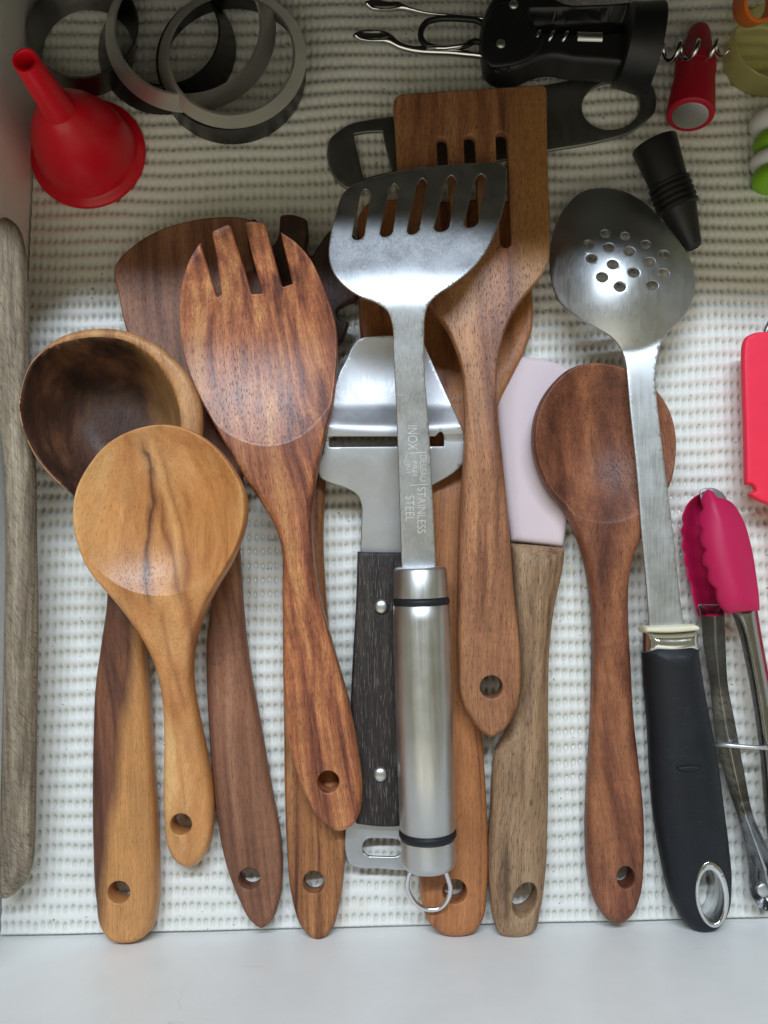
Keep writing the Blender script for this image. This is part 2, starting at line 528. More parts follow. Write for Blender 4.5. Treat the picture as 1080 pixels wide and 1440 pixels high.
def prism(name, quad, z0, z1, mat, kind='structure', parent=None):
    v = [(x, y, z0) for x, y in quad] + [(x, y, z1) for x, y in quad]
    f = [[3, 2, 1, 0], [4, 5, 6, 7]] + [[i, (i+1) % 4, 4 + (i+1) % 4, 4 + i] for i in range(4)]
    o = mesh_obj(name, v, f, mat, parent, smooth_shade=False)
    if kind: o['kind'] = kind
    return o
a = FA - fdir * 0.05; b = FB + fdir * 0.02
prism('drawer_floor', [(-0.30, -0.30), (0.42, -0.30), (0.42, 0.50), (-0.30, 0.50)], -0.012, 0.0, M_lam)
prism('drawer_front_wall', [(a.x - fn.x*.018, a.y - fn.y*.018), (b.x - fn.x*.018, b.y - fn.y*.018), (b.x, b.y), (a.x, a.y)], 0.0005, 0.115, M_lam)
prism('drawer_side_wall', [(WX - 0.014, -0.178), (WX, -0.178), (WX, 0.49), (WX - 0.014, 0.49)], 0.0005, 0.085, M_lam)
prism('drawer_side_wall', [(0.345, -0.17), (0.36, -0.17), (0.36, 0.49), (0.345, 0.49)], 0.0005, 0.085, M_lam)
prism('drawer_back_wall', [(WX, 0.475), (0.345, 0.475), (0.345, 0.49), (WX, 0.49)], 0.0005, 0.085, M_lam)
M_stone = plastic('counter_stone', (0.055, 0.052, 0.048), 0.45, 0.5, 0.15)
prism('countertop', [(-1.3, 0.238), (1.3, 0.238), (1.3, 0.83), (-1.3, 0.83)], 0.152, 0.19, M_stone)
M_cab = plastic('cabinet_board', (0.12, 0.115, 0.105), 0.5)
prism('cabinet_back', [(-1.3, 0.80), (1.3, 0.80), (1.3, 0.82), (-1.3, 0.82)], -0.5, 0.150, M_cab)

# liner mat: rows of lens-shaped pits between raised white cords
CW, CH = 0.00358, 0.00715
xa, xb = WX + 0.001, 0.33
nx = int((xb - xa) / CW); ny = 78
su, sv = 6, 8
U = np.arange(nx * su + 1) / su; Vv = np.arange(ny * sv + 1) / sv
UU, VV = np.meshgrid(U, Vv)
wob = 0.10*np.sin(UU*0.13 + 1.3) + 0.07*np.sin(UU*0.31 + VV*0.21) + 0.05*np.sin(VV*0.5)
wob2 = 0.12*np.sin(VV*0.17) + 0.05*np.sin(VV*0.43 + UU*0.1)
jit = rng.normal(0, 0.035, (ny + 2, nx + 2)); jit2 = rng.normal(0, 0.035, (ny + 2, nx + 2))
iu = np.clip(UU.astype(int), 0, nx); iv = np.clip(VV.astype(int), 0, ny)
fu = UU - np.floor(UU) - 0.5 + jit[iv, iu]; fv = VV - np.floor(VV) - 0.5 + jit2[iv, iu]
fl_u = np.abs(fu) / 0.25; fl_v = np.abs(fv) / 0.25
rr_ = fl_u + fl_v**2                      # lens: pointed at both ends
pit = 1 / (1 + np.exp((rr_ - 0.9) * 7.0))
hmm = 2.5 - 1.65 * pit + 0.47 * np.cos(2*np.pi*(VV)) + 0.16 * np.cos(2*np.pi*UU)
hmm += 0.3*np.sin(UU*0.21 + 0.6)*np.sin(VV*0.19) + 0.25*np.sin(UU*0.093 + VV*0.31)
hmm += 0.5*np.exp(-((VV - 0.2)/1.2)**2)*np.sin(UU*0.17)**2
Xm = xa + (UU) * CW
loc0 = FA + fn * 0.0016
tfr = (Xm - loc0.x) / fdir.x
Ym = loc0.y + fdir.y * tfr + (VV + wob * np.clip(VV / 3, 0, 1)) * CH
Xm = Xm + wob2 * CW * np.clip(UU / 3, 0, 1)
nvx = nx*su + 1; nvy = ny*sv + 1
top = np.stack([Xm, Ym, hmm/1000], -1).reshape(-1, 3)
idx = np.arange(nvx*nvy).reshape(nvy, nvx)
quads = np.stack([idx[:-1, :-1], idx[:-1, 1:], idx[1:, 1:], idx[1:, :-1]], -1).reshape(-1, 4)
front = top[:nvx].copy(); front[:, 2] = 0.0003
nf = len(top)
qf = np.stack([nf + np.arange(nvx-1), nf + np.arange(1, nvx), np.arange(1, nvx), np.arange(nvx-1)], -1)
allv = np.concatenate([top, front]); allq = np.concatenate([quads, qf])
me = bpy.data.meshes.new('drawer_liner')
me.vertices.add(len(allv)); me.vertices.foreach_set('co', allv.astype(np.float32).ravel())
me.loops.add(allq.size); me.loops.foreach_set('vertex_index', allq.astype(np.int32).ravel())
me.polygons.add(len(allq)); me.polygons.foreach_set('loop_start', np.arange(0, allq.size, 4, dtype=np.int32))
me.polygons.foreach_set('use_smooth', np.ones(len(allq), bool))
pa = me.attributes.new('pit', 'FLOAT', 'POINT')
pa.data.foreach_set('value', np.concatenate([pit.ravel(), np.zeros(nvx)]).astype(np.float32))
me.update(); me.validate()
me.materials.append(M_lin)
liner = bpy.data.objects.new('drawer_liner', me); COL.objects.link(liner)
set_tags(liner, 'white woven non-slip liner mat with rows of small pits lying under all the utensils', 'drawer liner')

# ------------------------------------------------------------------ wooden utensils
def ell(cx, cy, a_, b_, depth, rot=0, pw=1.0):
    r = math.radians(rot)
    def f(x, y):
        dx, dy = x - cx, y - cy
        u = dx*math.cos(r) + dy*math.sin(r); v = -dx*math.sin(r) + dy*math.cos(r)
        return depth * np.clip(1 - (u/a_)**2 - (v/b_)**2, 0, 1)**pw
    return f
below = lambda yy, sl=0.0, xx=0: (lambda x, y: (y > yy + sl*(x - xx)))

# pasta fork under the big fork (lowest layer)
W_E = wood('acacia_striped', [(0, sr(92, 52, 34)), (.3, sr(142, 90, 54)), (.7, sr(172, 116, 72)), (1, sr(188, 134, 88))], 4.5, 3.3, 30, 2.2, .35, .65, .5)
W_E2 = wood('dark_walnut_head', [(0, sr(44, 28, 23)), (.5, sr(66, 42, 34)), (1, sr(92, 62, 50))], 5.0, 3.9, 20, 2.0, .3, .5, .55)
t_ = thing('pasta_fork', 'brown wooden pasta fork under the big reddish fork, its striped handle end below', 'pasta fork', 440, 900)
E_out = [(386,347),(393,333,1),(394.7,306,1),(413,305.5),(432.5,312,1),(434,335),(432,352),(437,360),(448,348),(466,327),(484,322),(504,345),(512,385),(502,423,1),
 (484,430),(474,439),(478,449),(491,454,1),(486,470),(476,488),(468,520),(466,580),(460,660),(455,760),(460,850),(466,920),(472,1000),(478,1080),(485,1150),(486,1190),(484,1225),(478,1270),(469,1301),(456,1317),(449,1320),(440,1317),(425,1302),(411,1259),(404,1190),(401,1110),(400,1032),(399,960),(403,870),(412,790),(420,720),(420,660),(408,590),(390,520),(368,440),(356,380),(348,335),(350,318,1),(358,311),(366,316,1),(372,335),(378,350)]
slab(['head', 'handle'], E_out, zy((1320, 9), (1000, 9), (700, 12), (560, 10), (300, 14)), 9.0, W_E, t_, holes=[circ(442, 1236, 15, 15.5)], re=(4, 9, 640), k=.75, mats=[W_E2, W_E],
     dish=ell(425, 440, 75, 110, 5), axis=((442, 1318), (440, 700)), split=below(640))

# turner under the fork
W_D = wood('mahogany_brown', [(0, sr(100, 62, 46)), (.5, sr(140, 94, 70)), (1, sr(164, 118, 90))], 8.0, 8.1, 26, 1.5, .22, .5, .55, curl=.05)
t_ = thing('wooden_turner', 'dull brown wooden turner with broad curved head partly hidden by the fork and the ladle', 'wooden turner', 300, 800)
D_out = [(163,378),(167,370),(190,347),(223,327),(267,313),(307,307.5),(340,308),(360,313,1),(366,325),(374,380),(374,450),(364,530),(350,610),(340,690),(337,760),(339,800),(344,870),(352,936),(366,1014),(383,1111),(395,1177),(397.5,1222),(393,1267),(383,1292),(369,1302),(355,1293),(338,1263),(319,1212),(307,1150),(299.5,1080),(295,1018),(292,956),(292,901),(298,850),(297,790),(291,730),(286,660),(280,600),(264,552),(240,519),(212,495),(184,476),(177,458),(168,415),(162,388)]
slab(['blade', 'handle'], D_out, zy((1300, 9), (1000, 9.5), (800, 14), (600, 16), (400, 13), (300, 15)), zy((1300, 11), (800, 11), (600, 8), (320, 6)), W_D, t_, holes=[circ(353, 1230, 15)], re=(4, 8, 640), k=.75,
     axis=((370, 1300), (260, 330)), split=below(640))

# corner spoon under the slicer and steel turner
W_J = wood('acacia_orange', [(0, sr(120, 70, 44)), (.4, sr(168, 108, 66)), (1, sr(192, 130, 82))], 8.0, 5.7, 34, 1.2, .25, .5, .45)
t_ = thing('wooden_corner_spoon', 'orange-brown wooden spoon with squarish head, lowest in the middle pile under the steel turner', 'wooden spoon', 640, 900)
J_out = [(503,330),(505,305),(516,290),(540,285),(620,283),(700,284),(735,292),(746,320),(748,370),(747.5,412),(748.6,439),(747,467),(738,492),(722,525),(700,570),(680,625),(668,700),(664,780),(667,850),(672,950),(678,1041),(683,1118),(685.5,1187),(683.5,1257),(679,1288),(668,1306),(647,1313),(626,1311.5),(609,1302),(595,1277),(589.5,1239),(591,1150),(594,1050),(598,960),(602,880),(605,800),(603,720),(592,660),(570,610),(542,565),(517,520),(506.5,470),(504.5,420)]
slab(['bowl', 'handle'], J_out, zy((1310, 10), (1000, 10.5), (700, 11), (560, 9.5), (300, 9.5)), zy((1300, 13), (700, 12), (560, 8)), W_J, t_, holes=[circ(638, 1247, 17)], re=(5, 11, 640), k=.8,
     dish=ell(626, 410, 118, 150, 8), belly=lambda x, y: 0*x, axis=((636, 1310), (628, 300)), split=below(640))

# deep ladle
W_B = wood('two_tone_acacia', [(0, sr(70, 40, 30)), (.5, sr(108, 66, 50)), (1, sr(140, 90, 62))], 6.0, 1.9, 16, 1.5, .25, .4, .42,
           sap=(-8.0, 3.0, sr(200, 142, 86), 9.0, -0.155), coat=.1)
W_B2 = wood('shaded_ladle_bowl', [(0, sr(46, 30, 24)), (.5, sr(74, 48, 36)), (1, sr(112, 76, 54))], 11.0, 4.9, 6, 2.0, .2, .35, .5,
           sap=(47.0, 6.0, sr(178, 132, 84), 16.0, 0.06))  # rim's shade worked into the dark bowl tones, right wall painted lighter
t_ = thing('wooden_ladle', 'deep wooden ladle with a dark round bowl, its two-tone handle under the yellow spoon', 'ladle', 165, 900)
B_cav = smooth([(32,577),(37,546),(50,515),(75,493),(108,482),(147,478),(186,485),(217,504),(241,535),(254,568),(258,606),(253,646),(234,688),(204,722),(165,738),(130,718),(100,692),(73,664),(49,632),(37,604)])
def B_dish(x, y):
    d, ins = dist_inside(np.stack([x, y], -1), B_cav)
    s = np.clip(np.where(ins, d, 0) / 78.0, 0, 1)
    return 34 * (1 - (1 - s)**2.6)
B_out = [(29,577),(33,546),(45,514),(69,488),(99,471),(137,464),(178,467),(212,481),(247,507),(271,539),(283,570),(285,608),(279,648),(262,690),(238,735),(219,790),(208,850),(206,917),(212,994),(217,1072),(222,1150),(224,1220),(222,1275),(214,1305),(198,1318.5),(179,1322),(159,1318.5),(146,1302),(138,1259),(134,1189),(133,1111),(134,1033),(137,963),(146,897),(153,840),(150,790),(136,735),(106,699),(75,673),(51,642),(38,615),(31,592)]
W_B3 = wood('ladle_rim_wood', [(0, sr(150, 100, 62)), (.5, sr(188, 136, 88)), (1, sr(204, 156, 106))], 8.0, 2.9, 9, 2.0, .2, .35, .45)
slab(['bowl', 'handle', 'rim'], B_out, zy((1320, 11), (1000, 11), (860, 18), (740, 36), (640, 42), (460, 46)), zy((1320, 13), (840, 12), (720, 9)), W_B, t_, holes=[circ(173, 1248, 15.5)], re=9, k=.8,
     dish=B_dish, belly=lambda x, y: np.clip(B_dish(x, y) * 1.02 + 0, 0, 99), extra=[B_cav, B_cav + (circ(0, 0, 1, n=len(B_cav))*0)], g=6,
     axis=((180, 1320), (160, 480)), split=lambda x, y: np.where(y > 760, 1, np.where(dist_inside(np.stack([x, y], -1), B_cav)[1] | (y > 690), 0, 2)), mats=[W_B2, W_B, W_B3])

# dark round spoon (right)
W_L = wood('walnut_brown', [(0, sr(84, 46, 34)), (.5, sr(128, 76, 54)), (1, sr(164, 106, 72))], 14.0, 6.4, 5, 2.2, .32, .75, .48, curl=.08, pscale=.9, slope=.12)
t_ = thing('wooden_spoon', 'dark brown round wooden spoon crossed by the slotted steel spoon', 'wooden spoon', 858, 1000)
L_out = [(828,513),(798.5,521),(776,540),(758,567),(748.5,601),(748.5,632),(756,662),(772,693),(791,716),(806,745),(819,782),(827,823),(831,858),(832.5,900),(832,950),(829,1035),(824.5,1110),(823,1178),(827.5,1235),(838,1271),(853,1291),(869,1296),(886.7,1284),(898,1258),(903,1213),(903,1147),(896,1071),(889,1009),(884.5,929),(881.5,870),(882,823),(888,786),(902,753),(921,715),(940,680),(946.5,645),(946.7,615),(939,582),(921,552),(890,526),(860,515)]
L_d = circ(848, 624, 98, 113)
slab(['bowl', 'handle'], L_out, zy((1300, 10), (1000, 10), (800, 18), (620, 23), (510, 24)), zy((1300, 12), (800, 13), (650, 12)), W_L, t_, holes=[circ(875, 1228, 12.5, 15.5)], re=(4.5, 12, 745), k=.8,
     dish=ell(848, 624, 98, 113, 14, 0, 1.15), extra=[L_d, circ(848, 624, 96, 111), circ(848, 624, 100, 115), circ(848, 624, 93, 108)], axis=((866, 1296), (850, 520)), split=below(745))

# silicone spatula
M_pink = plastic('pale_pink_silicone', (0.69, 0.575, 0.605), 0.55, 0.35, 0.03, sss=.15)
W_K = wood('weathered_beech', [(0, sr(110, 84, 64)), (.4, sr(156, 124, 94)), (1, sr(180, 150, 118))], 7.0, 9.2, 12, 1.5, .3, .75, .62, pscale=.7)
t_ = thing('silicone_spatula', 'pale pink silicone spatula with a weathered beech handle', 'spatula', 735, 950)
slab('silicone_blade', [(698,538),(699.5,512),(708,503),(722,500),(744,503.5),(767,507),(791,515),(808,526),(812,550),(808,620),(800,700),(793,758),(791,769,1),(755,765),(718,761,1),(711,708),(705,649),(699,583)],
     zy((769, 11.5), (500, 7)), 6.0, M_pink, t_, re=9, k=.8)
slab('handle', [(715,764,1),(755,767),(793.5,771,1),(790,800),(778,857),(772,909),(770,996),(770.5,1083),(769,1152),(766.5,1222),(759.6,1274),(750,1306),(733,1314.5),(713,1315),(700,1309),(694,1293),(688,1250),(686,1187),(689.5,1135),(692,1083),(697,1052),(709,1032),(722,1000),(727,970),(726,900),(720,820)],
     zy((1315, 11), (1000, 11.5), (770, 12.5)), 19, W_K, t_, holes=[circ(734, 1256, 17, 25, 18)], re=34, k=.85, hre=3, axis=((733, 1315), (754, 770)))

# slotted wooden turner
W_I = wood('slotted_turner_wood', [(0, sr(100, 60, 44)), (.35, sr(146, 96, 68)), (.7, sr(172, 120, 84)), (1, sr(186, 136, 96))], 9.0, 2.6, 34, 2.0, .32, .75, .45, curl=.05,
           sap=(19.0, 4.0, sr(168, 118, 72), 5.0, 0.0))
t_ = thing('slotted_wooden_turner', 'wooden slotted turner with square head lying behind the steel turner', 'wooden turner', 690, 700)
def slot(x0, y0, x1, y1, w_):
    L = math.hypot(x1-x0, y1-y0); ux, uy = (x1-x0)/L, (y1-y0)/L
    pts = []
    for s_, cx, cy in ((1, x1, y1), (-1, x0, y0)):
        for a_ in np.linspace(-90, 90, 9):
            c_, q_ = math.cos(math.radians(a_)), math.sin(math.radians(a_))
            pts.append((cx + s_*(ux*c_*w_ - uy*q_*w_), cy + s_*(uy*c_*w_ + ux*q_*w_)))
    d = []
    for i in range(len(pts)):
        p, q = np.array(pts[i]), np.array(pts[(i+1) % len(pts)])
        k_ = max(1, int(np.linalg.norm(q-p)/4))
        for j in range(k_): d.append(p + (q-p)*j/k_)
    return np.array(d)
I_out = [(553,152),(555,141),(563,135,1),(660,128.5),(757,122,1),(766,124.5),(768.5,133,1),(768.5,160),(770,255),(772.5,340),(771,368),(757,395),(735,421),(714,456),(701,500),(698,545),(700,590),(706,650),(712,710),(717,770),(722.5,840),(727,880),(731.5,940),(729.5,975),(721,1007),(706,1026),(690,1035),(678,1029.5),(661,1010),(648.5,986),(644,927),(643,840),(644,770),(647,700),(651,650),(653,600),(652,555),(648,518),(639,488),(624,458),(604,434),(585,408),(568,372),(562,335),(559,250),(555,180)]
slab(['blade', 'handle'], I_out, zy((1035, 24), (850, 26), (640, 31), (450, 33), (120, 24)), zy((1035, 12), (640, 12), (430, 7), (120, 4.5)), W_I, t_,
     holes=[slot(621, 204, 628, 350, 7.5), slot(659.5, 201, 665, 350, 8), slot(704, 197, 710, 344, 8), circ(689, 964, 16)], re=(3, 9, 560), k=.75,
     axis=((685, 1035), (665, 130)), split=below(520))

# big wooden fork
W_F = wood('rosewood_red', [(0, sr(84, 44, 36)), (.28, sr(134, 76, 54)), (.6, sr(174, 106, 70)), (1, sr(204, 144, 94))], 5.2, 7.7, 46, 2.8, .34, .7, .38, curl=.10, coat=.2, lo=.31, hi=.66)
t_ = thing('wooden_salad_fork', 'large glossy reddish wooden fork with four tines and dark stripes', 'wooden fork', 410, 800)
F_out = [(283.3,343,1),(272,360),(261,387),(255,423),(255,467),(263,513),(280,557),(300,594),(326,640),(347,675),(371,712),(388,742),(395.5,765),(398,838),(400,978),(404,1032),(423,1102),(450,1149),(472,1166),(493,1161),(506,1141),(510,1110),(504.5,1056),(489,978),(469.5,908),(450,835),(442,780),(440,720),(447,665),(457,617),(468,573),(473,533),(475.5,493),(473,460),(463,423),(450,390),(433,360),(417,343),(395,327.7,1),
 (399,347),(410.7,397,1),(396.7,400.7,1),(375,320,1),(373,317.5),(360,314),(345,314.5,1),(352,350),(367.7,409,1),(353,410,1),(327,321,1),(325,319),(312,322),(299,329,1),(302,345),(310,412,1),(305,416,1),(292,375)]
F_dl = circ(368, 474, 116, 156, -8)
slab(['head', 'handle'], F_out, zy((1165, 19), (1000, 20), (800, 27), (640, 32), (480, 34), (320, 42)), zy((1165, 13), (800, 14), (640, 10), (320, 6)), W_F, t_, holes=[circ(463, 1095, 15, 15.5)], re=(2.6, 9, 660), k=.7, sp=2.5,
     dish=ell(368, 474, 116, 156, 7, -8), extra=[F_dl, circ(368, 474, 114, 154, -8), circ(368, 474, 118, 158, -8), circ(368, 474, 111, 151, -8)], g=6, axis=((470, 1165), (345, 320)), split=below(640, .0))

# yellow spoon
W_C = wood('golden_acacia', [(0, sr(164, 98, 52)), (.35, sr(196, 132, 76)), (.7, sr(212, 154, 96)), (1, sr(222, 172, 114))], 14.0, 11.3, 20, 1.6, .12, .35, .38, coat=.2, lo=.28, hi=.66,
           streaks=[(2.0, .0, 3.0, 90, 1.2, 4.2, 122, 200, .95, sr(84, 40, 26)), (11.0, .0, 3.5, 100, 0.4, 3.6, 120, 178, .75, sr(120, 64, 30)), (-16.0, .06, 2.0, 90, 0.8, 7.0, 105, 205, .4, sr(150, 84, 40)),
                    (22.0, -.05, 2.0, 120, .5, 3.2, 60, 195, .6, sr(134, 76, 38)), (6.5, .0, 2.0, 80, 2.2, 2.4, 70, 126, .4, sr(122, 66, 34)), (1.0, .03, 1.0, 90, 0, 2.0, 10, 110, .3, sr(150, 86, 42))])
t_ = thing('wooden_serving_spoon', 'golden yellow round wooden spoon lying on top of the ladle', 'wooden spoon', 250, 900)
C_out = [(240,599),(192,606),(154,627),(127,659),(111,693),(107,728),(113,765),(127,799),(149,828),(168,850),(184,871),(206,905),(224,948),(231,994),(233,1041),(232,1096),(233,1150),(237,1185),(249,1208),(264.5,1217),(280,1212),(293,1194),(300.5,1162),(301,1123),(294,1072),(283,1018),(274.5,975),(272,935),(277,897),(289,860),(305,827),(325,793),(339,762),(348,724),(346,693),(332,663),(308,632),(274,608)]
C_dl = circ(228, 720, 117, 118)
slab(['bowl', 'handle'], C_out, zy((1217, 10), (1050, 17), (840, 44), (720, 52), (600, 56)), zy((1217, 13), (900, 13), (760, 12)), W_C, t_, holes=[circ(259, 1154, 15)], re=(4, 10, 860), k=.8,
     dish=ell(228, 720, 117, 118, 12), extra=[C_dl, circ(228, 720, 115, 116), circ(228, 720, 119, 120), circ(228, 720, 112, 113)], axis=((265, 1217), (226, 600)), split=lambda x, y: (y > 720) & (((x-228)/117)**2 + ((y-720)/118)**2 > 1))

# grey stick by the side wall
W_A = wood('grey_weathered_wood', [(0, sr(118, 104, 88)), (.5, sr(156, 142, 122)), (1, sr(182, 170, 148))], 4.5, 13.1, 30.0, 1.0, .4, .25, .75, pscale=.6, curl=.06)
nt = W_A.node_tree
bs = nt.nodes['Principled BSDF']
# curved dark flecks across the rod
_m = NT('tmp'); _m.t = nt; _m.b = bs
at_ = _m.n('ShaderNodeAttribute', attribute_name='gr').outputs['Vector']
sp_ = _m.n('ShaderNodeSeparateXYZ'); _m.l(at_, sp_.inputs[0])
yy_ = _m.math('MULTIPLY_ADD', _m.math('MULTIPLY', sp_.outputs[0], sp_.outputs[0]), 0.07, sp_.outputs[1])
cb_ = _m.n('ShaderNodeCombineXYZ'); _m.l(sp_.outputs[0], cb_.inputs[0]); _m.l(yy_, cb_.inputs[1]); _m.l(sp_.outputs[2], cb_.inputs[2])
fk = _m.noise(_m.coords((0.42, 1.5, 0.3), (3, 1, 4), cb_.outputs[0]), 1.0, 2.0, 0.5)
prev = bs.inputs['Base Color'].links[0].from_socket
_m.l(_m.mix(_m.math('MULTIPLY', _m.remap(fk, 0.56, 0.62), 0.6), prev, sr(74, 62, 50)), bs.inputs['Base Color'])
t_ = slab('wooden_stick', [(11,308),(25,318),(33,343),(37,390),(39,450),(41,520),(44,585),(48.5,650),(50,750),(52,850),(50.5,1000),(49,1100),(47.5,1180),(45,1214),(36,1240),(21,1256),(9,1262),(3,1256),(2,1200),(5,1050),(8,900),(10,750),(7,650),(-2,560),(-10,450),(-13,370),(-6,318)],
     zy((1260, 20), (300, 40)), 15, W_A, None, re=22, k=.95, axis=((22, 1260), (15, 310)))
set_tags(t_, 'grey weathered wooden stick lying along the left side wall of the drawer', 'wooden stick')

# ------------------------------------------------------------------ metal utensils
M_st = steel('brushed_steel', (0.64, 0.65, 0.65), .38, (0.6, 0.02, 0.6), .02, .0)
M_st2 = steel('satin_steel', (0.54, 0.55, 0.57), .50, (3.0, 0.05, 3.0), .10, .25)
M_worn = steel('worn_steel', (0.56, 0.575, 0.595), .41, (2.2, 0.05, 2.2), .0, .5)
M_dome = steel('polished_dome_steel', (0.59, 0.61, 0.625), .41, (1.2, .06, 1.2), .0, .3)
M_chrome = steel('chrome', (0.72, 0.73, 0.74), .12, (0.2, 0.2, 0.2), .02, .1)
M_dkst = steel('dull_dark_steel', (0.30, 0.305, 0.30), .42, (0.05, 2.0, 2.0), .1, .1)
M_blk = plastic('black_rubber', (0.011, 0.013, 0.017), .52, .35, .2, scuff=.5, scuff_col=(0.06, 0.065, 0.08))
M_blk2 = plastic('black_plastic', (0.012, 0.012, 0.014), .42, .45, .1)

# cheese slicer
W_blk = wood('ebonised_wood', [(0, (0.011, 0.008, 0.007)), (.6, (0.026, 0.018, 0.015)), (1, (0.055, 0.038, 0.031))], 4.0, 2.2, 16, 1.5, .4, .0, .55)
nt = W_blk.node_tree; bs = nt.nodes['Principled BSDF']; _m = NT('tmp2'); _m.t = nt; _m.b = bs
at_ = _m.n('ShaderNodeAttribute', attribute_name='gr').outputs['Vector']
fk = _m.noise(_m.coords((2.6, 0.14, 2.0), (3, 1, 4), at_), 1.0, 3.0, 0.55, .6)
prev = bs.inputs['Base Color'].links[0].from_socket
_m.l(_m.mix(_m.math('MULTIPLY', _m.remap(fk, 0.57, 0.66), 0.65), prev, (0.19, 0.17, 0.15)), bs.inputs['Base Color'])
t_ = thing('cheese_slicer', 'steel cheese slicer with slotted blade and black wooden handle with two rivets', 'cheese slicer', 535, 900)
G_out = [(551,472),(528,473),(504,478),(495,489),(487,506),(477,525),(468,560),(461,600),(454,635),(447,662),(450,671),(464,679),(488,687),(502,696),(508,710),(508,735),(506.5,790,1),(576,790,1),(578,735),(585,703),(609,682),(622,675),(640,663.5),(650,653),(655,635),(654,618),(646,594),(633,566),(615,526),(602,497),(596,484),(584,476)]
slot_poly = [(463,616,1),(468,614,1),(612,614,1),(615,611),(619,607),(623,610),(624,616),(624,628,1),(463,629,1)]
def G_dish(x, y):
    s = np.clip((612 - y) / 140, 0, 1)
    return 7.0 * np.sin(np.pi * s) * np.clip(1 - ((x - 548)/110)**2, 0, 1) - 4.5*np.clip((614 - np.abs(y - 600)*1.0 - 585)/29, 0, 1)*(y < 615.5)
slab('blade', G_out, zy((790, 15), (700, 21), (630, 27), (560, 28), (470, 25)), 1.5, M_st2, t_, holes=[slot_poly], re=1.6, k=.7, hre=1, dish=G_dish, sheet=True, g=5)
slab('handle', [(503,776,1),(540,776.5),(577,777,1),(577,980),(577,1157,1),(540,1159),(501,1155,1),(499,1110),(496,1050),(494,978),(497,915),(501,846)], zy((1160, 12), (770, 14)), 13, W_blk, t_, re=4, k=.5, axis=((540, 1160), (540, 776)))
slab('hanging_plate', [(487,1150,1),(576,1150,1),(578,1222,1),(565,1223),(530,1220.5),(502,1219),(491,1214),(486.5,1202)], zy((1220, 11), (1150, 12)), 2.0, M_worn, t_, holes=[slot(522.5, 1190.5, 553, 1191.5, 13)], re=2, k=.6, hre=1.5)
for (rx_, ry_) in ((536.4, 852.6), (535, 1088)):
    c0 = PV(rx_, ry_, 18.0 + (1088-ry_)*.0065); c1 = c0 + Vector((0, 0, .004))
    lathe('rivet', c0, c1, [(0, 3.5), (1.6, 3.5), (2.3, 3.0), (2.8, 2.0), (3.0, 0.6)], M_st, t_, 24, sharp=60)

# steel turner
t_ = thing('steel_turner', 'stainless steel slotted turner with round steel handle and hanging loop, topmost of the pile', 'steel turner', 598, 900)
H_out = [(486.5,268),(496,261),(509,256),(557,242),(615,234),(670,230),(704,232),(712.3,238,1),(712,264.5),(707.5,295),(697,326),(683.5,353.6),(663,379),(635.5,401.6),(613,417),(602,430),(597.5,446),(596.5,470),(597,520),(603,598),(608,690),(613.5,800,1),(564.6,800,1),(561,690),(557,575),(553,494),(551,456),(544,437.5),(528,426),(505,417),(484,402.5),(469,384),(462.5,363),(464,336),(471,305)]
def qslot(tl, tr, br, bl):
    m = ((tl[0]+tr[0])/2, min(tl[1], tr[1]) - 3.5)
    b_ = lambda p, q, d: (p[0] + (q[0]-p[0])*d/math.dist(p, q), p[1] + (q[1]-p[1])*d/math.dist(p, q))
    return [(*b_(tl, bl, 4), 1), m, (*b_(tr, br, 4), 1), (*b_(br, tr, 4), 1), b_(br, bl, 3), b_(bl, br, 3), (*b_(bl, tl, 4), 1)]
H_sl = [qslot((507,272),(522,270.5),(511.5,336),(494.5,337)), qslot((547.5,265),(562,263),(551.6,331),(533.5,333)), qslot((586.5,257),(601.5,255),(589,327.5),(571.5,330)),
        qslot((626.5,252.5),(642.5,251),(631,323.5),(609.5,325)), qslot((668.5,250),(684.5,249),(671.5,318),(651.5,319.5))]
H_z = zy((800, 33), (600, 44), (470, 53), (425, 56), (385, 54.0), (330, 47.0), (232, 38), blur=9)
slab('blade', H_out, H_z, 1.6, M_worn, t_, holes=H_sl, re=1.6, k=.7, hre=1.2, sheet=True, g=5, sp=2.5, dish=lambda x, y: 2.2*np.clip((430-y)/60, 0, 1)*(((x-585)/120)**2))
A_ = PV(590.5, 797, 33); B_ = PV(603, 1221, 25)
Lh = (B_ - A_).length * 1000
f1, f2 = 0.105*Lh, 0.875*Lh
lathe('handle', A_, B_, [(f1+2.6, 12.3), (f1+3.2, 12.9), (f1+10, 13.1), (f2*.6, 13.2), (f2-1, 12.8), (f2-.2, 12.2)], M_st, t_, 64, sharp=50)
lathe('cap', A_, B_, [(0, 3), (0.05, 10.6), (.5, 11.6), (1.6, 12.3), (f1-.5, 12.6), (f1, 12.0)], M_st, t_, 64, sharp=50)
lathe('cap', A_, B_, [(f2+3.0, 12.0), (f2+3.5, 12.6), (Lh-4, 12.5), (Lh-1.6, 11.9), (Lh-.4, 10.5), (Lh, 9.0), (Lh, 2)], M_st, t_, 64, sharp=50)
for q in (f1 - .2, f2 - .4):
    lathe('rubber_ring', A_, B_, [(q, 11.5), (q+.2, 12.7), (q+.8, 13.25), (q+2.4, 13.25), (q+3.2, 12.7), (q+3.4, 11.5)], M_blk, t_, 64, sharp=70)
loop_px = [(582,1216),(574.5,1232),(572.5,1248),(578,1262),(588,1273),(603,1279),(618,1277),(629,1266),(633.5,1250),(630,1235),(623,1217)]
lp = smooth(loop_px[::-1] + [(602, 1212)], 4)
lp = np.array([p for p in lp if p[1] > 1216.5 or True])
tube('hanging_loop', [PV(x, y, 24 - (y-1216)*.06) for x, y in smooth([(583,1214,1)] + loop_px[1:-1] + [(622,1214,1)], 4)], 1.15, M_chrome, t_, closed=True, n=12)
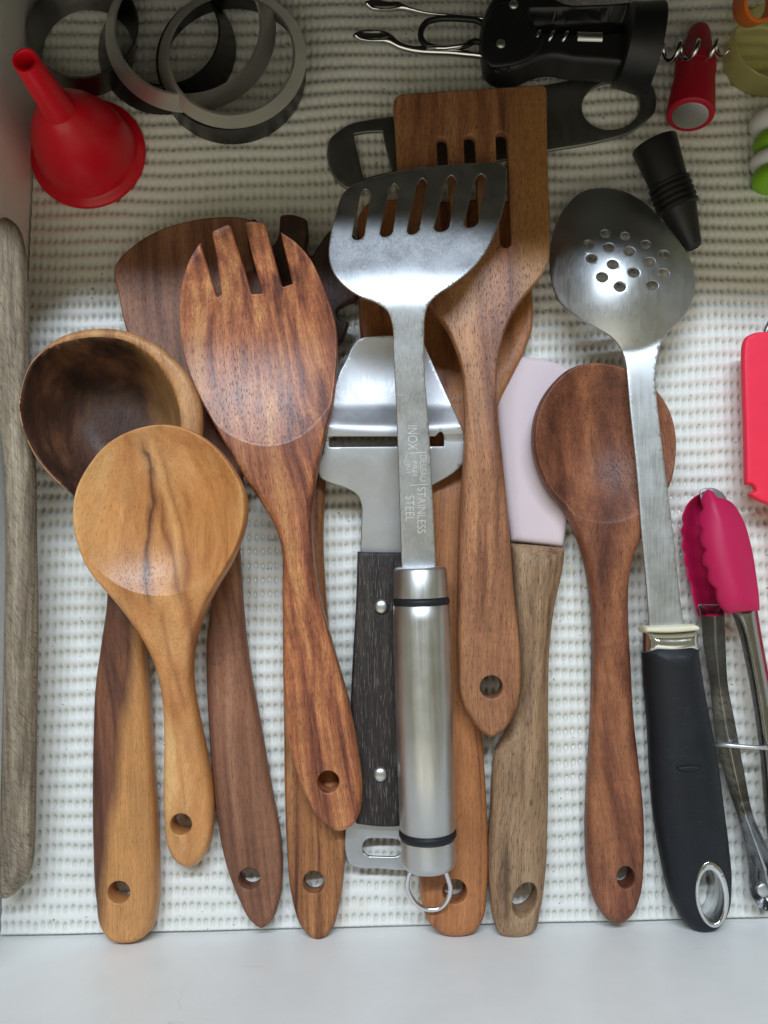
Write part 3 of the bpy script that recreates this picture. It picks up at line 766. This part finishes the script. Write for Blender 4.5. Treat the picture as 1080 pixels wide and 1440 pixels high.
# stamped lettering on the neck
M_stamp = steel('stamped_mark', (0.74, 0.75, 0.75), .5, (.3, .3, .3), .0, 0)
M_stamp.node_tree.nodes['Principled BSDF'].inputs['Metallic'].default_value = 0.6
def stamp(txt, px0, py0, hgt, length, parent):
    cu = bpy.data.curves.new('t', 'FONT'); cu.body = txt; cu.size = 1.0; cu.offset = -0.012
    o = bpy.data.objects.new('t', cu); COL.objects.link(o)
    dg = bpy.context.evaluated_depsgraph_get(); dg.update()
    me_ = bpy.data.meshes.new_from_object(o.evaluated_get(dg))
    co = np.array([v.co[:2] for v in me_.vertices]); fs = [list(p.vertices) for p in me_.polygons]
    bpy.data.objects.remove(o); bpy.data.curves.remove(cu); bpy.data.meshes.remove(me_)
    co -= co.min(0); co /= co.max(0)
    px = px0 + co[:, 1]*hgt; py = py0 + co[:, 0]*length + (px - px0)*-.02
    zt = H_z(px, py) + 0.84
    v = P(px, py, zt)
    return mesh_obj('stamped_lettering', v, fs, M_stamp, parent, gr=v*1000, smooth_shade=False)
stamp('INOX', 573.5, 598.5, 13.5, 34.5, t_)
stamp('STAINLESS', 587, 685, 11.5, 65, t_)
stamp('STEEL', 570.5, 697, 12, 36, t_)
stamp('DILUSAUI', 590.5, 640, 9, 38, t_)
stamp('FREI', 580, 649, 6.5, 20, t_)
stamp('INT', 570.5, 653, 6.5, 14, t_)
def mark(pts, parent, w_=.35):
    vs, fs = [], []
    for (a_, b_) in zip(pts[:-1], pts[1:]):
        a_, b_ = np.array(a_, float), np.array(b_, float); d_ = b_ - a_; d_ /= np.linalg.norm(d_); n_ = np.array([-d_[1], d_[0]])*w_
        k0 = len(vs)
        for p in (a_-n_, b_-n_, b_+n_, a_+n_): vs.append(P(p[0], p[1], H_z(p[0], p[1]) + .84))
        fs.append([k0+3, k0+2, k0+1, k0])
    mesh_obj('stamped_line', np.array(vs), fs, M_stamp, parent, gr=np.array(vs)*1000, smooth_shade=False)
mark([(574, 637.5), (600, 636)], t_, .5); mark([(576, 682.5), (601, 681)], t_, .5)
mark([(573, 638), (568, 652)], t_)

# slotted steel spoon
t_ = thing('slotted_steel_spoon', 'steel spoon with perforated domed head and black rubber handle at the right', 'slotted spoon', 935, 850)
M_out = [(848,264.5),(816,271),(795,291),(780,319),(773.5,354),(774,389),(784,421),(809,445.6),(841,463),(862,477),(872,489),(878,504),(881.5,530),(884,560),(888,600),(893,645),(902,753),(909,830),(913,884,1),(962,884,1),(956,840),(947,756),(936,667),(929,610),(923.5,560),(921.5,530),(924.5,504),(931,480),(945,462),(960,448),(973,424),(977.5,396),(971,366),(955,340),(932,312),(904,284),(876,269)]
hp = [(831.2,364),(861.2,372.4),(855.9,348.8),(884.7,354),(846,390.3),(891,384),(912.9,368.9),(932.2,385),(933.3,358.7),(871.4,404),(917.1,401.6)]
hp2 = [(827.4,344.2),(850.6,329.4),(907.6,344.6),(878.7,333)]
rx = lambda y: 6.3 + 2.3*np.clip((y - 280)/110, 0, 1)
M_h = [circ(x, y, float(rx(y)), float(rx(y))*.80, 8, 14) for x, y in hp + hp2]
dm = ell(876, 366, 110, 128, -19, 0, 1.25)
M_zc = zy((884, 25), (700, 28), (520, 31), (470, 29.5), (400, 22), (265, 10), blur=24)
slab('head', M_out, M_zc, 1.3, M_dome, t_, holes=M_h, re=1.6, k=.7, hre=1.2, sheet=True, g=4.5, sp=2.5, dish=dm)
M_cream = plastic('cream_plastic', (0.78, 0.73, 0.55), .5)
slab('cream_collar', [(902,880,1),(940,878.5),(970,877,1),(977.5,881),(978,886,1),(940,889),(901,888.5,1)], 25.0, 14, M_cream, t_, re=3, k=.6)
slab('chrome_collar', [(904,887,1),(940,888),(976,885,1),(979,915,1),(940,920),(904,917,1)], 22.5, 21, M_chrome, t_, re=26, k=.8)
eo = circ(990, 1247, 24.5, 48, -6)
slab('handle', [(904,911.5,1),(922,904.5),(942,902),(962,903.5),(978,907,1),(982,938),(991,991),(1004,1058),(1013,1124),(1022,1191),(1025.8,1240),(1020,1284),(1006.7,1303),(986.7,1309),(964.4,1298),(946.7,1271),(929,1204),(920,1146),(914.7,1080),(912,1026),(906.7,964)],
     zy((1310, 12), (1000, 15), (905, 22)), zy((1310, 17), (1100, 25), (905, 25)), M_blk, t_, holes=[circ(990, 1247, 22, 45, -6)], re=34, k=.88, hre=2)
slab('eyelet', eo, zy((1310, 12), (1180, 13)), 20.5, M_chrome, t_, holes=[circ(989, 1250, 16.5, 36, -6)], re=3.5, k=.5, hre=3)

for ex in ([(952,1080),(962,1078),(975,1077),(987,1079.5),(978,1084),(966,1085),(957,1083)], [(962,1003),(968,992),(973,988),(970,998),(975,1004),(973,1010),(960,1010)]):
    slab('embossed_mark', ex, zy((1310, 12+8.5), (1100, 15+12.4), (1000, 15+12.4), (905, 22+12.4)), 1.0, M_blk, t_, re=2.5, k=.9, g=3)
# tongs
M_mag = plastic('magenta_silicone', (0.50, 0.010, 0.085), .48, .4, .04, sss=.12)
t_ = thing('kitchen_tongs', 'steel kitchen tongs with scalloped magenta silicone tips at the right edge', 'tongs', 1030, 1000)
def scal(pts):
    return pts
Rs = [(996,688),(988,697),(986,706),(988.5,716),(982.5,724),(981.5,735),(987,745),(984.5,754),(986.5,766),(992,773),(988,782),(989,793),(996,801),(995,811),(999,821),(1006.5,828),(1007,838),(1011,850),(1020,861),(1045,860.5),(1068,858.5,1),(1067,840),(1064,816),(1055,764),(1045,732),(1026,705),(1018,701),(1008,699),(1002,691)]
Ls = [(987,693),(976,699),(967,708),(962,718),(959,727),(960.5,737),(957,746),(960,756),(958.5,768),(962,779),(961.5,790),(965.5,800),(966,811),(971,822),(973,836),(977,850),(982,867,1),(1018,866,1),(1022,830),(1018,780),(1008,730),(1000,700),(993,691)]
def bulge(poly, amp, wd):
    pl = smooth(poly)
    def f(x, y):
        d, _ = dist_inside(np.stack([x, y], -1), pl)
        return amp * (1 - (1 - np.clip(d/wd, 0, 1))**2)
    return f
Rs0 = [(996,684),(984,700),(979,735),(981,775),(987,805),(1000,842),(1016,866),(1072,863),(1068,816),(1058,764),(1048,732),(1028,702),(1008,688)]
Ls0 = [(990,688),(964,707),(954,740),(957,790),(968,838),(979,872),(1022,871),(1026,830),(1022,780),(1012,730),(1004,699)]
slab('silicone_tip', Ls, zy((867, 20), (690, 17)), 2.2, M_mag, t_, re=2.5, k=.9, sheet=True, dish=bulge(Ls0, 15, 24), g=4)
slab('silicone_tip', Rs, zy((867, 23), (690, 19)), 2.2, M_mag, t_, re=2.5, k=.9, sheet=True, dish=bulge(Rs0, -8, 40), g=4)
Rl = [(1024,850,1),(1064,850,1),(1072,900),(1083,960),(1100,1060),(1118,1180),(1124,1240),(1110,1268),(1096,1255),(1088,1220),(1079,1170),(1067.5,1052),(1049,935),(1036,880)]
Ll = [(982,850,1),(1018,850,1),(1020,905),(1023,960),(1034,1020),(1047,1090),(1060,1150),(1078,1190),(1094,1240),(1092,1272),(1078,1281),(1067,1275),(1057,1260),(1052,1215),(1042,1165),(1022,1102),(1005,1027),(998,962),(989,905),(985,867)]
M_tong = steel('tong_steel', (0.40, 0.40, 0.405), .20, (2.0, .04, 2.0), .05, .1)
slab('arm', Ll, zy((1275, 13), (850, 17)), 1.2, M_tong, t_, re=1.5, k=.6, sheet=True, dish=bulge(Ll, 10, 15), g=4)
slab('arm', Rl, zy((1275, 16), (850, 20)), 1.2, M_tong, t_, re=1.5, k=.6, sheet=True, dish=bulge(Rl, -4.5, 15), g=4)
slab('steel_tip', [(985,690),(1000,686),(1015,693),(1022,703),(1000,716),(984,700)], 11, 1.2, M_dkst, t_, re=1.5, k=.6)
tube('locking_ring', [PV(1003, 1046, 21), PV(1030, 1048.5, 23), PV(1060, 1051, 25), PV(1090, 1052, 25), PV(1120, 1052, 20), PV(1122, 1052, 8), PV(1060, 1051, 6), PV(1006, 1046, 8)], 1.0, M_st, t_, closed=True)
c0 = PV(1071, 1250, 9); lathe('pivot_rivet', c0, c0 + Vector((0, 0, .005)), [(0, 3.2), (2.2, 3.2), (2.5, 2.8), (2.6, .6)], M_st, t_, 24, sharp=60)

# red spatula at the right edge
M_red = plastic('red_silicone', (0.88, 0.028, 0.075), .5, .35, .04, sss=.15)
t_ = thing('red_spatula', 'bright red silicone spatula cut off by the right edge', 'spatula', 1090, 590)
slab('silicone_blade', [(1043,496),(1044,484),(1048,475),(1058,469.5),(1075,467.5),(1120,468),(1150,475),(1156,500),(1156,640),(1150,690),(1130,715),(1100,716),(1080,710),(1062,702.5),(1051,695.5,1),(1061,690.5,1),(1057,683),(1052,681),(1047,682,1),(1045.5,601),(1043.5,540)], 20.0, 5.0, M_red, t_, re=3, k=.85)
slab('handle', [(1090,700,1),(1125,700,1),(1130,800),(1140,1000),(1142,1010,1),(1122,1012,1),(1108,860)], zy((1010, 14), (700, 18)), 9, M_red, t_, re=9, k=.9)
tube('wire', [PV(1074, 480, 15), PV(1079, 462, 15), PV(1090, 440, 14)], 1.4, M_dkst, t_)

# flat bar blade bottle opener
t_ = slab('bar_blade', [(460,215),(464,197),(476,185.5),(492.5,175.5),(513,170.5),(552,164.5),(640,146),(767,120.5),(821,111),(875,107),(900,110),(916,121),(922,141),(919,160),(908,171),(887,187),(851,198.6),(771,213.5),(660,236),(560,254),(510,266),(488,266),(471,252),(463,236)],
     5.0, 2.2, M_dkst, None, holes=[circ(858.5, 150.5, 41, 33.5, -6), [(497,190,1),(517,187),(538,186,1),(544,215),(551.5,242,1),(531,247),(511,252.7,1),(504,222)]], re=2, k=.6, hre=1.5, axis=((460, 215), (920, 140)))
set_tags(t_, 'flat dark grey metal bar blade opener with a round hole and a square slot', 'bottle opener')

# winged corkscrew
t_ = thing('winged_corkscrew', 'black winged corkscrew with chrome levers lying at the top of the drawer', 'corkscrew', 780, 60)
rec = smooth([(736,30,1),(882,26,1),(884,64,1),(812,68,1),(752,64,1)])
def S_dish(x, y):
    d, ins = dist_inside(np.stack([x, y], -1), rec)
    return np.where(ins, np.clip(d/4, 0, 1)*9, 0)
slab('frame', [(676,40),(678,82),(681,98),(692,109),(709,113.5),(727,112),(744,104),(773,97),(800,101),(844,104),(884,108,1),(892,15,1),(833,20),(789,18),(768,6),(750,-12),(720,-18),(700,-8),(692,6),(682,24)], 18, 19, M_blk2, t_, re=8, k=.55, dish=S_dish, extra=[rec, circ(815, 46, 60, 17)], g=5)
slab('gear_case', [(677,60),(680,84),(690,94),(710,94),(735,88),(757,74),(765,58),(745,40),(735,16),(715,4),(698,6),(684,28)], 27.5, 2.5, M_blk2, t_, re=6, k=.9)
A_ = PV(872, 64, 20); B_ = PV(924, 71, 20)
lathe('bell', A_, B_, [(0, 14), (.3, 18.0), (1.5, 19.6), (6, 20.0), (16, 21.8), (17, 21.6), (17.2, 19.0), (4, 16.5), (4, 2)], M_blk2, t_, 56)
# worm: inside the frame, then out of the bell
def helix(A, B, turns, r, mat, rad, parent, name='worm'):
    ax = (B - A).normalized(); e1 = Vector((0, 0, 1)); e1 = (e1 - ax*e1.dot(ax)).normalized(); e2 = ax.cross(e1)
    n_ = int(turns*18)
    pts = [A + (B-A)*(i/n_) + (e1*math.sin(2*math.pi*turns*i/n_ + .3) + e2*math.cos(2*math.pi*turns*i/n_ + .3))*(r/1000)*(1 if i < n_*.85 else 1 - .5*(i/n_-.85)/.15) for i in range(n_+1)]
    rs = [rad if i < n_*.9 else rad*(1 - .7*(i/n_-.9)/.1) for i in range(n_+1)]
    tube(name, pts, rs, mat, parent, n=8)
helix(PV(922, 73, 24), PV(1024, 68, 24), 4.1, 4.2, M_chrome, 1.15, t_)
helix(PV(752, 52, 26), PV(812, 54, 26), 3.1, 2.6, M_chrome, .9, t_)
lathe('sleeve', PV(811, 54, 26), PV(849, 55, 26), [(0, 1.5), (0, 3.0), (12.4, 3.0), (12.4, 1.5)], M_st, t_, 24)
tube('rod', [PV(752, 55, 21), PV(812, 56, 21), PV(880, 62, 21)], .8, M_chrome, t_)
for rx_, ry_ in ((704, 63), (722, 8)):
    c0 = PV(rx_, ry_, 28); lathe('rivet', c0, c0 + Vector((0, 0, .002)), [(0, 2.4), (1.0, 2.4), (1.6, 1.7), (1.8, .4)], M_st, t_, 18, sharp=60)
for rx_, ry_ in ((699, 100), (715, 99)):
    c0 = PV(rx_, ry_, 27); lathe('tooth', c0, c0 + Vector((0, 0, .002)), [(0, .9), (1.0, .9), (1.2, .4)], M_chrome, t_, 10)
slab('lever', [(496,50),(503,44.5),(520,42.5),(540,44.5),(553,50),(562,58),(572,62.5),(600,66),(650,71),(680,75,1),(680,83,1),(640,79),(572,73),(562,70),(545,62),(525,59.5),(506,57)], zy((496, 20), (570, 15), (680, 17), use='x'), 4, M_chrome, t_, re=5, k=.9, g=4, axis=((496, 50), (680, 80)), dish=ell(526, 52, 26, 7, 1.6))
slab('lever', [(512,4),(520,1.0),(545,2),(566,4.5),(574,9),(590,15),(640,21),(690,25,1),(690,31,1),(640,27),(585,18.5),(566,15),(545,16),(522,13)], zy((512, 20), (570, 15), (680, 17), use='x'), 4, M_chrome, t_, re=5, k=.9, g=4, axis=((512, 4), (680, 28)), dish=ell(540, 8, 26, 7, 1.6))
tube('opener_loop', [PV(x, y, 17) for x, y in smooth([(592,44),(599,32),(614,27),(640,26),(668,28,1),(680,34),(680,60),(668,58),(655,64),(635,67),(612,67),(598,62),(592,54)], 5)], 1.6, M_blk2, t_, closed=True)
tube('opener_bar', [PV(600, 67.5, 19), PV(625, 67.5, 19), PV(646, 65, 19), PV(660, 60, 19)], 1.3, M_chrome, t_)

# red bottle stopper
M_red2 = plastic('crimson_rubber', (0.42, 0.008, 0.025), .5, .4, .06)
t_ = thing('bottle_stopper', 'red rubber bottle stopper with a round steel disc on its end', 'bottle stopper', 970, 110)
A_ = PV(970.5, 163, 18); B_ = PV(984, 40, 9)
L_ = (B_ - A_).length*1000
lathe('plug', A_, B_, [(0.3, 8.6), (0, 9.4), (0, 11.0), (.7, 11.7), (2.5, 11.9), (L_*.42, 10.2), (L_*.50, 9.9), (L_*.50, 10.4), (L_*.60, 10.1), (L_*.64, 9.2), (L_*.66, 8.3), (L_*.80, 7.0), (L_*.95, 5.4), (L_*.99, 4.6), (L_*1.01, 3.4), (L_*1.02, 1)], M_red2, t_, 40)
ax_ = (B_ - A_).normalized()
lathe('steel_disc', A_ - ax_*.0002, B_, [(0, .5), (0, 8.4), (.15, 8.9), (.9, 9.0)], M_st, t_, 40)

# black pourer
A_ = PV(919, 200, 22); B_ = PV(974.5, 349, 16)
L_ = (B_ - A_).length*1000
pr = [(0, 1), (0, 10.0), (.5, 11.0), (1.2, 11.3), (L_*.38, 9.3)]
for i in range(5):
    q = L_*(.38 + .052*i)
    pr += [(q, 9.0), (q + .5, 10.4), (q + 1.9, 10.4), (q + 2.4, 9.0)]
pr += [(L_*.66, 8.6), (L_*.97, 4.8), (L_*1.0, 4.0), (L_*1.01, 2.6), (L_*.96, 2.2), (L_*.96, .3)]
t_ = lathe('bottle_pourer', A_, B_, pr, M_blk2, None, 44, sharp=50)
set_tags(t_, 'tapered black rubber bottle stopper with ribs leaning on the slotted steel spoon', 'bottle stopper')

# red funnel
M_fun = plastic('red_plastic', (0.78, 0.005, 0.022), .34, .5, .05, sss=.25)
t_ = thing('funnel', 'red plastic funnel standing on its wide rim with the spout up', 'funnel', 125, 217)
A_ = PV(125, 217, 2.6); B_ = A_ + Vector((0, 0, .08))
lathe('cone', A_, B_, [(0, 30.0), (.6, 30.3), (1.6, 30.2), (2.3, 29.6), (3.0, 27.2), (4.5, 25.4), (12, 24.4), (20, 22.2), (27, 19.2), (33, 15.8), (38, 12.0), (41.5, 9.2), (42.5, 7), (41, 6.5), (36, 11.6), (24, 18.9), (5, 24), (2.2, 26.4), (.5, 29)], M_fun, t_, 72, closed=True, sharp=60)
rib = lambda s, a: 1 + .03*max(0, math.cos(a*4))**8
lathe('spout', A_, B_, [(39, 8.6), (43, 8.2), (46, 7.6), (60, 6.7), (76.5, 5.75), (77.2, 5.5), (77.2, 4.5), (76.8, 4.1), (60, 4.6), (44, 5.6)], M_fun, t_, 48, closed=True, sharp=50, rad_fn=rib)

# round metal cutters
M_ring = steel('cutter_metal', (0.78, 0.775, 0.74), .42, (.2, .2, .2), .04, .2)
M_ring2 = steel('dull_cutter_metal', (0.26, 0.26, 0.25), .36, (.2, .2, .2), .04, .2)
M_ring.node_tree.nodes['Principled BSDF'].inputs['Metallic'].default_value = 0.9
M_ring_dark = plastic('dark_reflection_metal', (0.012, 0.012, 0.012), .35, .5, .1)  # dark counter's reflection in the metal, painted as a black base colour
def cutter(lo, hi, mat, label):
    """band between a lower and an upper circle, each (px, py, radius px, height mm)"""
    cs = []
    for (cx, cy, r, z) in (lo, hi):
        c_ = PV(cx, cy, z); e_ = PV(cx + r, cy, z)
        cs.append((c_, (e_ - c_).length))
    n = 120; th = .0004
    verts = []
    for q in range(7):
        t = (0, .08, .92, 1, 1, .5, 0)[q]; off = (th, th*1.6, th, th*1.8, -th, -th, -th)[q]
        c_ = cs[0][0].lerp(cs[1][0], t); r = cs[0][1]*(1-t) + cs[1][1]*t + off
        for i in range(n):
            a_ = 2*math.pi*i/n
            verts.append((c_.x + r*math.cos(a_), c_.y + r*math.sin(a_), c_.z))
    faces = [[j*n + i, j*n + (i+1) % n, ((j+1) % 7)*n + (i+1) % n, ((j+1) % 7)*n + i] for j in range(7) for i in range(n)]
    fs, _ = orient(verts, faces)
    gr = [(1000*v[2]*2, 1000*math.atan2(v[1]-cs[0][0].y, v[0]-cs[0][0].x)*.03, 0) for v in verts]
    o = mesh_obj('round_cutter', verts, fs, mat, None, gr=gr, sharp=40)
    set_tags(o, label, 'cookie cutter', 'round metal cookie cutters')
cutter((328, 106, 101, 3.2), (323, 84, 102, 19), M_ring_dark, 'dark round cutter lying flat on the mat, below the bright rim on the right')
cutter((235, 70, 96, 3.2), (230, 46, 78, 21), M_ring_dark, 'dark round cutter lying flat under the crossing bright rims, left of the other black one')
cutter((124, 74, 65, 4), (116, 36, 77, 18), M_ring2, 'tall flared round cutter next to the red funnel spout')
cutter((268, 45, 119, 20), (264, 36, 102, 38), M_ring, 'bright round cutter whose rim sweeps from the top edge under the other bright rim')
cutter((327, 82, 103, 24), (325, 77, 88, 42), M_ring, 'bright round cutter lying on top of the pile of cutters at the right')

# yellow cup, orange ring, striped piece
my = NT('yellow_translucent_plastic')
my.b.inputs['Base Color'].default_value = (0.93, 0.90, 0.55, 1)
my.b.inputs['Roughness'].default_value = .38
my.b.inputs['Transmission Weight'].default_value = .85
my.b.inputs['Subsurface Weight'].default_value = .3
my.b.inputs['Subsurface Radius'].default_value = (.01, .009, .004)
my.b.inputs['IOR'].default_value = 1.2
A_ = PV(1068, 88, 3); B_ = A_ + Vector((0, 0, .02))
t_ = lathe('measuring_cup', A_, B_, [(0, 2), (0, 18.5), (.5, 19.5), (2, 20.2), (17, 20.8), (18, 21.0), (18.4, 20.6), (18, 20.1), (2, 19.2), (1.2, 18.4), (1.0, 2)], my.m, None, 64)
set_tags(t_, 'pale yellow translucent plastic cup cut off at the top right corner', 'cup')
M_or = plastic('orange_plastic', (0.72, 0.17, 0.02), .4, .5, .04, sss=.1)
c_ = PV(1064, 4, 30); n_ = Vector((.15, -.45, 1)).normalized()
t_ = lathe('orange_ring', c_ - n_*.006, c_ + n_*.006, [(0, 9.6), (.5, 9.9), (11.5, 9.9), (12, 9.5), (12, 8.2), (11.5, 8), (.5, 8), (0, 8.3)], M_or, None, 56, closed=True)
set_tags(t_, 'orange plastic ring above the yellow cup in the top right corner', 'ring')
M_gr = plastic('lime_green_plastic', (0.23, 0.50, 0.02), .45, .45, .05)
M_wh = plastic('white_plastic', (0.72, 0.73, 0.72), .5, .4, .03)
t_ = thing('striped_plastic_toy', 'lime green and white banded rounded plastic piece at the right edge', 'plastic piece', 1092, 205)
for nme, cy, r_, hl_, mt_ in (('white_band', 172, 12.2, 6.4, M_wh), ('green_band', 202, 10.2, 6.0, M_gr), ('white_band', 227, 12.0, 5.0, M_wh), ('green_band', 251, 11.2, 6.2, M_gr)):
    A_ = PV(1090, cy, 13) + Vector((0, hl_/1000, 0)); B_ = A_ + Vector((-.0004, -hl_/500, 0))
    lathe(nme, A_, B_, [(hl_*(1 - math.cos(q)), r_*max(.03, math.sin(q))**.6) for q in np.linspace(.02, math.pi-.02, 15)], mt_, t_, 36, sharp=180)

# cable end in the far corner
t_ = tube('black_cable', [PV(x, y, z) for x, y, z in ((22, -16, 20), (30, -4, 14), (38, 7, 9), (49, 15, 6), (63, 21.5, 4))], .9, M_blk2)
set_tags(t_, 'thin black cable end in the top left corner of the drawer', 'cable')
